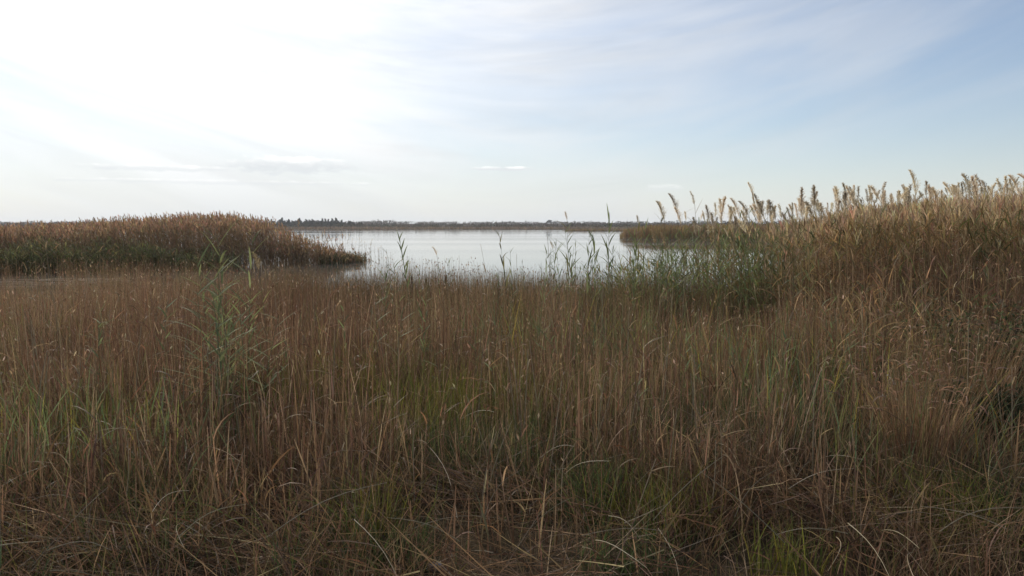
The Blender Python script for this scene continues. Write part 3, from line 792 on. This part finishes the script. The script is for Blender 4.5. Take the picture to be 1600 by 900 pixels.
HREF = 2.4
PLUME_OF = {}
PLUMES = [plume_mesh(L, w, nb, ln) for L, w, nb, ln in ((0.27, 0.058, 110, 0.26), (0.24, 0.050, 95, 0.10), (0.31, 0.066, 125, 0.38), (0.25, 0.032, 80, 0.18), (0.21, 0.062, 105, 0.30))]
STEMS = [round_stem(HREF, 0.0042, 0.0020, bnd) for bnd in (-0.10, 0.03, -0.20, -0.04)]
def make_reed(mat_leaf, mat_stem, mat_plume, nleaf, t0, t1, k, kinds, plume_scale=1.0, spread=0.45, leaf_scale=1.0, name='reed'):
    """k picks stem bend and plume shape"""
    root = link(name, None)
    bend = (-0.10, 0.03, -0.20, -0.04)[k % 4]
    sm = STEMS[k % 4].copy(); sm.materials.clear()
    link('stem', sm, mat_stem, root)
    la = random.uniform(0, 6.28)
    for j in range(nleaf):
        t = t0 + (t1 - t0) * (j + random.uniform(0.1, 0.9)) / nleaf
        a = la + math.pi * (j % 2) + random.gauss(0, spread)
        leaf_obj(root, mat_leaf, random.choice(kinds), (bend * t * t, 0, HREF * t), a, random.uniform(-0.15, 0.35), leaf_scale * random.uniform(0.7, 1.15) * (1.15 - 0.3 * t))
    if mat_plume:
        key = (k % 5, mat_plume.name)
        if key not in PLUME_OF:
            PLUME_OF[key] = PLUMES[k % 5].copy(); PLUME_OF[key].materials.clear()
        pm = PLUME_OF[key]
        p = link('plume', pm, mat_plume, root)
        p.location = (bend, 0, HREF * 0.995); p.scale = (plume_scale,) * 3
        p.rotation_euler.y = -0.08
    return root

def place(o, x, y, top_z, rz=0.0, plume=0.24, wide=None):
    zb = float(max(height(x, y), -0.3)) - 0.03
    s = (top_z - zb) / (HREF + plume)
    o.location = (x, y, zb); o.scale = (s if wide is None else wide, s if wide is None else wide, s)
    o.rotation_euler = (random.gauss(0, 0.03), random.gauss(-0.02, 0.03), rz)

# plumed reeds on the skyline of the tall bed
protos = [make_reed(M_leaf_tan if k % 3 else M_leaf_olive, M_stem_tan, M_plume, 5, 0.62, 0.97, k, (0, 1, 1, 2), name='plumed_reed') for k in range(10)]
def plume_row(px):
    return np.interp(px, [1100, 1150, 1200, 1260, 1300, 1330, 1400, 1480, 1540, 1620, 1700], [318, 314, 312, 306, 300, 287, 286, 284, 279, 276, 274])
used = 0
for i in range(205):
    px = 1098 + (i + random.random()) * 2.72
    Yd = 10.5 + random.random() ** 1.3 * 5.5
    row = float(plume_row(px)) + (abs(random.gauss(0, 15)) if random.random() < 0.8 else random.uniform(15, 40)) - 3
    x, zt = at(px, row, Yd)
    o = protos[used] if used < len(protos) else copy_tree(protos[random.randrange(len(protos))])
    used += 1
    place(o, x, Yd, zt, random.gauss(0, 1.0))
    for ch in o.children:
        if ch.name.startswith('plume'):
            q = random.choice((0.55, 0.8, 0.95, 1.1, 1.25)); size = 'small' if q < 0.7 else 'full' if q > 1 else 'slim'; ch.scale = (q * random.uniform(0.7, 1.15), q, q)
            ch.rotation_euler = (random.gauss(0, 0.12), random.gauss(-0.08, 0.16), random.gauss(0, 0.8))
    leafc = next(c.material_slots[0].material for c in o.children if c.name.startswith('leaf'))
    tone = 'olive' if leafc is M_leaf_olive else 'tan'
    where = ('at the thin open-water end of the tall reed bed' if px < 1230 else 'on the rising middle of the tall reed bed' if px < 1420 else 'on the highest stretch of the tall reed bed')
    tag(o, f'{tone}-leaved reed with {size} feathery plume {where}', 'reed', f'{tone}-leaved {size}-plumed reeds {where}')

# green reeds standing thinly in front of the open water
gp = [make_reed(M_leaf_green, M_stem_green, None, 15, 0.34, 0.99, k, (0, 0, 1, 3), leaf_scale=0.85, name='green_reed') for k in range(6)]
used = 0
for i in range(78):
    px = 962 + random.random() ** 0.85 * 268
    Yd = random.uniform(10.2, 13.0)
    row = np.interp(px, [960, 1000, 1080, 1230], [385, 376, 366, 356]) + random.gauss(0, 14)
    x, zt = at(px, row, Yd)
    o = gp[used] if used < len(gp) else copy_tree(gp[random.randrange(len(gp))])
    used += 1
    place(o, x, Yd, zt, random.uniform(0, 6.28), 0.0)
    where = 'at the open end of the thin stand by the water' if px < 1060 else 'in the thin stand before the reed island' if px < 1150 else 'where the thin stand meets the tall reed bed'
    size = 'tall' if row < 362 else 'low' if row > 384 else 'middling'
    tag(o, f'{size} leafy green reed {where}', 'reed', f'{size} green reeds {where}')

tp2 = [make_reed(M_leaf_light if k % 2 else M_leaf_green, M_stem_green, None, 11, 0.45, 0.99, k, (0, 0, 1, 3), spread=0.8, leaf_scale=0.75, name='green_reed') for k in range(4)]
for i in range(26):
    px = random.choice((random.uniform(760, 960), random.uniform(840, 960), random.uniform(575, 720)))
    Yd = random.uniform(10.6, 12.8); row = random.uniform(385, 424) if px < 830 else random.uniform(372, 415)
    x, zt = at(px, row, Yd)
    o = tp2[i] if i < 4 else copy_tree(tp2[i % 4])
    place(o, x, Yd, zt, random.uniform(0, 6.28), 0.0)
    where = 'scattered before the middle of the lake' if px > 740 else 'before the gap beside the brown bed point'
    tag(o, f'small thin green reed {where}', 'reed', f'small thin reeds {where}')

# named single reeds: (px, top row, distance, leaf, stem, plume, nleaf, t0, plume scale, label)
G_, O_, T_ = M_leaf_green, M_leaf_olive, M_leaf_tan
singles = [
    (352, 369, 6.6, G_, M_stem_green, None, 24, .20, 1, 'big green leafy reed in the rushes before the brown reed bed, upright'),
    (380, 374, 6.7, G_, M_stem_green, None, 20, .20, 1, 'green reed with pale folded tip leaning beside the big leafy reed'),
    (338, 404, 6.4, G_, M_stem_green, None, 20, .20, 1, 'shorter green reed at the foot of the big leafy reed'),
    (352, 430, 6.3, G_, M_stem_green, None, 20, .20, 1, 'green reed with long level leaves at the foot of the big leafy reed'),
    (366, 452, 6.5, G_, M_stem_green, None, 12, .30, 1, 'low bushy green reed at the foot of the leaning reed'),
    (416, 470, 6.9, G_, M_stem_green, None, 12, .30, 1, 'green reed standing directly below the golden plume'),
    (390, 500, 6.2, G_, M_stem_green, None, 11, .30, 1, 'short green reed between the golden plume and big leafy reed'),
    (416, 400, 7.2, O_, M_stem_green, M_plume_gold, 9, .25, .8, 'olive reed with one golden plume beside the green reed clump'),
    (93, 376, 7.6, T_, M_stem_tan, None, 3, .90, 1, 'dead tan reed with drooping broken leaves before the flooded channel'),
    (100, 467, 6.2, T_, M_stem_tan, None, 2, .93, 1, 'short dead reed with a single arched leaf in the rushes'),
    (647, 366, 9.6, G_, M_stem_green, None, 7, .66, 1, 'slender reed with long paired leaves spread against the open water'),
    (634, 410, 8.8, G_, M_stem_green, None, 12, .35, 1, 'short broad-leaved green reed under the slender reed at the meadow edge'),
    (600, 425, 8.6, G_, M_stem_green, None, 9, .30, 1, 'green reed shoot with two slanting leaves reaching over the water'),
    (701, 388, 10.5, T_, M_stem_tan, M_plume, 1, .80, .55, 'single narrow pale spike standing at the meadow edge'),
    (778, 380, 10.0, T_, M_stem_tan, None, 1, .70, 1, 'bare dark leaning reed stem against the open water'),
    (804, 361, 10.6, O_, M_stem_green, None, 8, .62, 1, 'thin grey reed with short paired leaves against open water'),
    (848, 392, 10.4, G_, M_stem_green, None, 7, .60, 1, 'low forked green reed left of the bleached bare stalk'),
    (858, 376, 10.6, G_, M_stem_green, None, 7, .62, 1, 'green reed with steep leaves close to the bleached bare stalk'),
    (867, 358, 8.2, T_, M_stem_tan, None, 0, .60, 1, 'straight bleached bare stalk rising to the far shoreline'),
    (878, 378, 10.9, O_, M_stem_green, M_plume, 4, .65, .5, 'small reed with short fluffy head beside the bleached stalk'),
    (896, 330, 11.2, O_, M_stem_green, M_plume, 6, .60, .55, 'tall lone reed with dark narrow plume above the far shore'),
    (903, 360, 10.7, G_, M_stem_green, None, 11, .55, 1, 'dense dark-leaved green reed under the lone narrow plume'),
    (917, 363, 11.0, G_, M_stem_green, None, 9, .55, 1, 'green reed with crossing leaves below the far spit'),
    (932, 366, 10.5, G_, M_stem_green, None, 9, .55, 1, 'green reed with a bold slanting leaf near the far spit'),
    (948, 340, 11.3, G_, M_stem_green, None, 9, .58, 1, 'thin tall reed with fine tip above the far spit'),
    (1002, 336, 11.6, O_, M_stem_tan, M_plume, 4, .60, .6, 'solitary dark plumed reed over the end of the reed island'),
    (1034, 315, 11.2, O_, M_stem_tan, M_plume, 5, .60, .7, 'plumed reed with a side leaf standing above the reed island'),
    (1047, 322, 11.0, T_, M_stem_tan, M_plume, 4, .60, 1.0, 'reed with heavy leaning plume above the reed island'),
    (1064, 330, 11.6, O_, M_stem_tan, M_plume, 4, .60, .6, 'reed with small grey plume above the reed island'),
    (1076, 309, 11.3, T_, M_stem_tan, M_plume, 5, .60, .9, 'tall double-looking plumed reed apart from the tall bed'),
    (1079, 326, 11.0, T_, M_stem_tan, M_plume, 4, .60, 1.0, 'lower plumed reed overlapping the tall double-looking one'),
    (1041, 358, 9.8, T_, M_stem_tan, M_plume_gold, 4, .60, 1.0, 'golden backlit plume before the water under the island'),
    (1053, 363, 9.9, T_, M_stem_tan, M_plume_gold, 4, .60, 1.0, 'second golden backlit plume before the water under the island'),
    (1106, 298, 11.4, T_, M_stem_tan, M_plume, 4, .62, .8, 'tall slim plumed reed at the thin end of the tall bed'),
    (1200, 286, 11.8, T_, M_stem_tan, M_plume, 3, .70, .7, 'tallest lone plume high above its neighbours in the tall bed'),
]
for (px, row, Yd, ml, ms, mp, nl, t0, ps, lab) in singles:
    x, zt = at(px, row, Yd)
    if ml is G_ and nl < 13: nl += 4
    if 320 < px < 400: ml = M_leaf_light
    dead = 'drooping' in lab or 'arched' in lab
    big = 'big' in lab or 'beside the big' in lab or 'foot of' in lab
    o = make_reed(ml, ms, mp, nl, t0, 0.99, random.randrange(4), (2,) if dead else (0, 1, 3, 1, 0), ps, 0.7 if not 'paired' in lab else 0.12, 1.4 if big else 1.12)
    place(o, x, Yd, zt, random.uniform(-0.4, 0.4) + (math.pi if px in (380,) else 0), 0.24 * ps if mp else 0.0)
    if px == 867: o.rotation_euler = (0, 0, 0)
    tag(o, lab, 'reed')

lp = [make_reed(M_leaf_light, M_stem_green, None, 18, 0.2, 0.99, k, (0, 1, 3, 1), leaf_scale=1.25, name='reed_shoot') for k in range(3)]
for i, (px, row, Yd) in enumerate([(318, 452, 6.0), (332, 440, 5.9), (346, 462, 5.7), (360, 420, 6.1), (384, 446, 6.2), (402, 490, 6.1)]):
    o = lp[i] if i < 3 else copy_tree(lp[i % 3])
    x, zt = at(px, row, Yd); place(o, x, Yd, zt, random.uniform(0, 6.28), 0.0, wide=0.85)
    tag(o, 'pale green leafy shoot in the reed clump around the big leafy reed', 'reed', 'shoots in the big leafy reed clump')

# thin reeds in the water off the point of the brown bed
tp = [make_reed(M_leaf_tan, M_stem_tan, M_plume, 6, 0.35, 0.95, k, (0, 3), 0.8, leaf_scale=0.7, name='water_reed') for k in (0, 1, 3, 5)]
for o in tp:
    for ch in o.children:
        if ch.name.startswith('plume'): ch.scale = (0.35, 0.35, 0.8)
used = 0
for i in range(48):
    px = 470 + random.random() ** 0.8 * 142
    Yd = float(np.interp(px, [470, 575, 612], [43, 46.5, 49])) + random.uniform(-1, 1)
    row = float(np.interp(px, [470, 530, 575, 612], [366, 368, 380, 398])) + random.gauss(0, 5)
    x, zt = at(px, row, Yd)
    o = tp[used] if used < 4 else copy_tree(tp[random.randrange(4)]); used += 1
    place(o, x, Yd, zt, random.uniform(0, 6.28), 0.2, wide=1.5)
    tag(o, 'thin reed standing in water off the point of the brown bed', 'reed', 'thin reeds off the point of the brown bed')

# green shoots in the meadow
sp = [make_reed(M_leaf_green, M_stem_green, None, 8, 0.45, 0.98, k, (0, 1, 3), name='reed_shoot') for k in range(4)]
used = 0
for (px, row, Yd) in [(140, 490, 6.6), (150, 505, 6.3), (232, 470, 7.4), (245, 480, 7.0), (305, 500, 6.6), (655, 455, 7.8), (665, 480, 7.3), (742, 500, 7.0), (842, 470, 7.8), (858, 505, 7.0), (866, 520, 6.8),
                      (985, 535, 6.6), (925, 500, 7.2), (1070, 520, 6.8), (1090, 540, 6.6), (1106, 560, 6.2), (1210, 520, 6.8), (1300, 470, 7.6), (1308, 490, 7.2), (1312, 520, 6.8), (1240, 430, 8.6),
                      (1365, 440, 8.4), (1410, 470, 7.8), (1420, 560, 6.4), (1535, 400, 8.8), (1548, 420, 8.6), (1590, 500, 7.0), (1000, 600, 5.8), (700, 540, 6.6), (450, 540, 6.8), (545, 480, 7.4), (590, 470, 7.6),
                      (1270, 380, 9.6), (1265, 390, 9.4), (610, 480, 7.2), (775, 560, 6.4)]:
    x, zt = at(px, row, Yd)
    o = sp[used] if used < 4 else copy_tree(sp[random.randrange(4)]); used += 1
    place(o, x, Yd, zt, random.uniform(0, 6.28), 0.0, wide=random.uniform(0.65, 0.85))
    where = 'near the foot of the tall reed bed' if px > 1200 else 'among the rushes by the open water' if row < 485 else 'deep among the brown rushes'
    tag(o, f'young green reed shoot {where}', 'reed', f'green reed shoots {where}')

# pale dry stalks standing in the meadow
stalks = [round_stem(1.2, 0.0042, 0.0020, bnd, 6, 5) for bnd in (0.03, -0.06, 0.1, -0.02, 0.05, -0.12)]
blades = [leaf_mesh(0.26, 0.010, d) for d in (1.2, 2.2)]
def make_stalk(k):
    root = link('dry_stalk', None)
    link('stem', stalks[k % 6], M_straw, root)
    if k % 2 == 0:
        l = link('leaf', blades[(k // 2) % 2], M_leaf_tan, root)
        l.location = ((0.03, -0.06, 0.1, -0.02, 0.05, -0.12)[k % 6] * 0.72, 0, 1.02); l.rotation_euler.z = random.uniform(0, 6.28)
    return root
kp = [make_stalk(k) for k in range(6)]
used = 0
for i in range(160):
    Yd = 3.9 + random.random() ** 0.9 * 4.6 if i < 110 else random.uniform(8.5, 12.8)
    x = random.uniform(-0.66, 0.66) * Yd
    o = kp[used] if used < 6 else copy_tree(kp[random.randrange(6)]); used += 1
    hgt = float(np.interp(Yd, [3.9, 5.5, 8.5, 12.8], [0.55, 0.95, 1.3, 1.75])) * random.uniform(0.8, 1.15)
    o.location = (x, Yd, float(height(x, Yd)) - 0.02); o.scale = (0.9, 0.9, hgt / 1.2)
    o.rotation_euler = (random.gauss(0, 0.09), random.gauss(0, 0.10), random.uniform(0, 6.28))
    tilt = math.hypot(o.rotation_euler.x, o.rotation_euler.y)
    pose = 'leaning' if tilt > 0.13 else 'upright'
    leafy = 'with a curled dead leaf' if o.children and len(o.children) > 1 else 'without leaves'
    where = 'rising from the flattened straw' if Yd < 5.2 else 'rising through the rushes near the water' if Yd > 8.5 else 'among the tall brown rushes' if Yd > 7 else 'where straw gives way to rushes'
    tag(o, f'{pose} pale dry stalk {leafy} {where}', 'stalk', f'{pose} dry stalks {leafy} {where}')

# bleached straws lying across the thatch
fs = []
for bnd in (0.02, 0.05, -0.03):
    v = Veg(); tube(v, [(0.75 * k / 6, bnd * math.sin(k / 6 * 3.1), 0.03 * math.sin(k / 6 * 3.1)) for k in range(7)], [0.0022, .0022, .0021, .002, .0018, .0016, .001], (0.3, 0.2, 0.1), 5)
    fs.append(v.mesh('fallen_straw'))
for i in range(90):
    Yd = 3.1 + random.random() ** 1.1 * 2.9
    x = random.uniform(-0.68, 0.68) * Yd
    o = link('fallen_straw', fs[i % 3], M_straw)
    o.location = (x, Yd, float(height(x, Yd)) + random.uniform(0.16, 0.36)); s = random.uniform(0.3, 0.75); o.scale = (s, s, 1)
    o.rotation_euler = (0, random.gauss(-0.15, 0.35), random.uniform(0, 6.28))
    size = 'short' if s < 0.45 else 'long' if s > 0.6 else 'medium'
    shape = ('nearly straight', 'bowed', 'slightly bent')[i % 3]
    tag(o, f'{size} {shape} bleached straw lying loose on the flattened thatch', 'straw', f'{size} {shape} straws on the thatch')

# cattails along the meadow edge
def cattail():
    root = link('cattail', None)
    v = Veg(); tube(v, [(0, 0, 0), (0.01, 0, 0.7), (0, 0, 1.38)], [0.004, 0.0035, 0.002], (0.2, 0.2, 0.1)); link('stem', v.mesh('stem'), M_stem_tan, root)
    v = Veg(); tube(v, [(0, 0, 1.20), (0, 0, 1.205), (0, 0, 1.215), (0, 0, 1.30), (0, 0, 1.312), (0, 0, 1.318)], [0.003, 0.009, 0.012, 0.012, 0.009, 0.002], (0.1, 0.05, 0.03), 8)
    link('seed_head', v.mesh('seed_head'), M_cattail, root)
    return root
ct = cattail()
for i, (px, row) in enumerate([(648, 424), (661, 426), (695, 426), (701, 423), (745, 431), (631, 429)]):
    o = ct if i == 0 else copy_tree(ct)
    Yd = random.uniform(12.3, 13.4); x, zt = at(px, row + random.uniform(-1, 4), Yd); zb = float(height(x, Yd))
    o.location = (x, Yd, zb); o.scale = (1, 1, (zt - zb) / 1.38); o.rotation_euler = (random.gauss(0, .04), random.gauss(0, .04), 0)
    tag(o, 'dark brown cattail head at the lakeside edge of the rushes', 'cattail', 'cattails at the lakeside edge')

# reed litter floating on the flooded channel
v = Veg(); tube(v, [(-0.9, 0, 0), (-0.3, 0.05, 0.012), (0.4, 0.02, 0.008), (1.0, 0.1, 0)], [0.008, 0.012, 0.011, 0.006], (0.3, 0.3, 0.2), 5)
fl = v.mesh('floating_stem')
for (px, row) in [(20, 441), (60, 443), (95, 437), (10, 449), (130, 440), (40, 438), (70, 421), (110, 443), (150, 436), (30, 445), (5, 443), (165, 438)]:
    d = ray(px, row); k = -EYE / d[2]
    o = link('floating_stem', fl, M_straw)
    o.location = (d[0] * k, d[1] * k, 0.012); o.rotation_euler.z = random.gauss(0, 0.18); s = random.uniform(0.7, 1.3); o.scale = (s, 1, 1)
    tag(o, 'dead reed stem floating on the flooded channel', 'stem', 'stems floating on the channel')

# russet tussocks with drooping heads
def tussock(name, x, y, rad, H, n, pal, label):
    root = link(name, None); zb = float(height(x, y)); root.location = (x, y, zb - 0.02)
    v = Veg()
    a = rng.uniform(0, 6.28, n); r = rad * np.sqrt(rng.random(n))
    b = np.stack([r * np.cos(a), r * np.sin(a), np.zeros(n)], 1)
    cen = v.ribbons(b, H * rng.uniform(0.6, 1.1, n), rng.uniform(0.003, 0.006, n), a + rng.normal(0, 0.7, n), np.abs(rng.normal(0.10, 0.12, n)), rng.uniform(0.1, 0.7, n), 4, pick(pal, [1] * len(pal), n), roll=rng.normal(0, 0.8, n))
    o = link('blades', v.mesh('blades'), MV, root); o['kind'] = 'stuff'
    v = Veg()
    m = n // 3
    v.ribbons(cen[:m, -1], rng.uniform(0.06, 0.13, m), rng.uniform(0.006, 0.012, m), rng.uniform(0, 6.28, m), rng.uniform(0.5, 1.2, m), rng.uniform(1.0, 2.4, m), 4,
              pick([(0.34, 0.23, 0.15), (0.26, 0.15, 0.09)], [1, 1], m), roll=rng.normal(0, 0.5, m), prof=[.3, .9, 1, .8, .2])
    o = link('seed_heads', v.mesh('seed_heads'), MV, root); o['kind'] = 'stuff'
    tag(root, label, 'grass')
RUS = [(0.27, 0.160, 0.092), (0.20, 0.118, 0.070), (0.36, 0.25, 0.150), (0.22, 0.17, 0.085)]
for (px, Yd, rad, H, n, lab) in [(1452, 5.0, 0.17, 0.86, 520, 'russet grass tussock with drooping pale heads beside the dark hollow'),
                                 (1515, 6.3, 0.22, 1.15, 600, 'tall russet tussock in front of the dark green shrub'),
                                 (1405, 5.9, 0.16, 0.85, 360, 'narrow russet tussock next to the white-flowered weed'),
                                 (310, 6.2, 0.24, 0.55, 500, 'low rusty tussock at the foot of the green reeds')]:
    tussock('grass_tussock', (px - 800) / F * Yd, Yd, rad, H, n, RUS, lab)

# shrub and small weed on the right
def bush(name, x, y, H, rad, nst, nlv, leafc, leafs, label, flowers=None):
    root = link(name, None); zb = float(height(x, y)); root.location = (x, y, zb - 0.03)
    v = Veg(); lv = Veg(); tips = []
    for i in range(nst):
        a = random.uniform(0, 6.28); r = rad * random.random() ** 0.6
        p1 = np.array([r * 0.35 * math.cos(a), r * 0.35 * math.sin(a), H * 0.4]); p2 = np.array([r * math.cos(a), r * math.sin(a), H * random.uniform(0.65, 1.0)])
        tube(v, [(0, 0, 0), p1, p2], [0.005, 0.003, 0.0012], (0.1, 0.07, 0.05), 4)
        for k in range(nlv):
            t = random.uniform(0.25, 1.0)
            q = p1 * (t / 0.5) if t < 0.5 else p1 + (p2 - p1) * (t - 0.5) * 2
            tips.append(q + np.array([random.gauss(0, .05), random.gauss(0, .05), random.gauss(0, .04)]))
    tips = np.array(tips); n = len(tips)
    lv.ribbons(tips, leafs * rng.uniform(0.6, 1.3, n), leafs * 0.42, rng.uniform(0, 6.28, n), rng.uniform(0.3, 1.6, n), rng.normal(0.3, 0.3, n), 3, pick(leafc, [1] * len(leafc), n), roll=rng.normal(0, 0.6, n), prof=[.3, 1, .8, .1])
    link('branches', v.mesh('branches'), M_bark, root)['kind'] = 'stuff'
    o = link('foliage', lv.mesh('foliage'), MG, root); o['kind'] = 'stuff'
    if flowers:
        for q in tips[:flowers]:
            fv = Veg(); m = 9
            fv.ribbons(np.repeat(q[None], m, 0), rng.uniform(0.008, 0.016, m), 0.007, rng.uniform(0, 6.28, m), rng.uniform(0, 1.4, m), 0.2, 2, (0.6, 0.58, 0.5), prof=[.4, 1, .4])
            link('seed_head', fv.mesh('seed_head'), M_seed, root)
    tag(root, label, 'shrub' if not flowers else 'weed')
M_seed = veg_mat('white_seed_fluff', (0.62, 0.60, 0.52), 0.3, 0.9, 0.1)
bush('shrub', 4.25, 6.9, 1.30, 0.75, 60, 110, [(0.075, 0.095, 0.045), (0.095, 0.110, 0.048), (0.11, 0.085, 0.05)], 0.045, 'dark green small-leaved shrub behind the tall russet tussock')
bush('shrub', 3.55, 6.0, 0.62, 0.50, 44, 80, [(0.065, 0.085, 0.042), (0.055, 0.070, 0.038)], 0.045, 'low dark green bushy plant beside the russet tussocks')
bush('weed', (1372 - 800) / F * 5.9, 5.85, 0.78, 0.14, 12, 14, [(0.060, 0.075, 0.040)], 0.03, 'small weed dotted with white fluffy seed heads', 16)

# pale stone half hidden in the straw
import bmesh
def stone(x, y, s, mat, label):
    bm = bmesh.new(); bmesh.ops.create_icosphere(bm, subdivisions=3, radius=s)
    for q in bm.verts:
        k = 0.75 + 0.5 * float(vnoise(q.co.x / s * 1.3 + 5, q.co.y / s * 1.3 + q.co.z / s, 3))
        q.co = Vector((q.co.x * k * 1.2, q.co.y * k, q.co.z * k * 0.7))
    me = bpy.data.meshes.new('stone'); bm.to_mesh(me); bm.free()
    o = link('stone', me, mat); o.location = (x, y, float(height(x, y)) + 0.015)
    tag(o, label, 'stone')
M_stone = plain_mat('pale_stone', (0.26, 0.235, 0.25), 0.8)
x, _ = at(680, 873, 3.62); stone(x, 3.62, 0.034, M_stone, 'small mauve-grey stone half hidden in the straw')

# ------------------------------------------------------------------ haze
hx, hy0, hy1, hz0, hz1 = 1520, -60, 1640, -3.0, 16.0
me = bpy.data.meshes.new('haze')
vs = [(sx * hx, yy, zz) for zz in (hz0, hz1) for yy in (hy0, hy1) for sx in (-1, 1)]
me.from_pydata(vs, [], [(0, 2, 3, 1), (4, 5, 7, 6), (0, 1, 5, 4), (2, 6, 7, 3), (0, 4, 6, 2), (1, 3, 7, 5)])
hm = bpy.data.materials.new('haze'); hm.use_nodes = True; hm.node_tree.nodes.clear()
pv = hm.node_tree.nodes.new('ShaderNodeVolumePrincipled')
pv.inputs['Color'].default_value = (0.93, 0.95, 1.0, 1); pv.inputs['Density'].default_value = 0.00016; pv.inputs['Anisotropy'].default_value = 0.3
ho = hm.node_tree.nodes.new('ShaderNodeOutputMaterial'); hm.node_tree.links.new(pv.outputs[0], ho.inputs['Volume'])
tag(link('haze', me, hm), 'thin pale haze over the lake', kind='stuff')
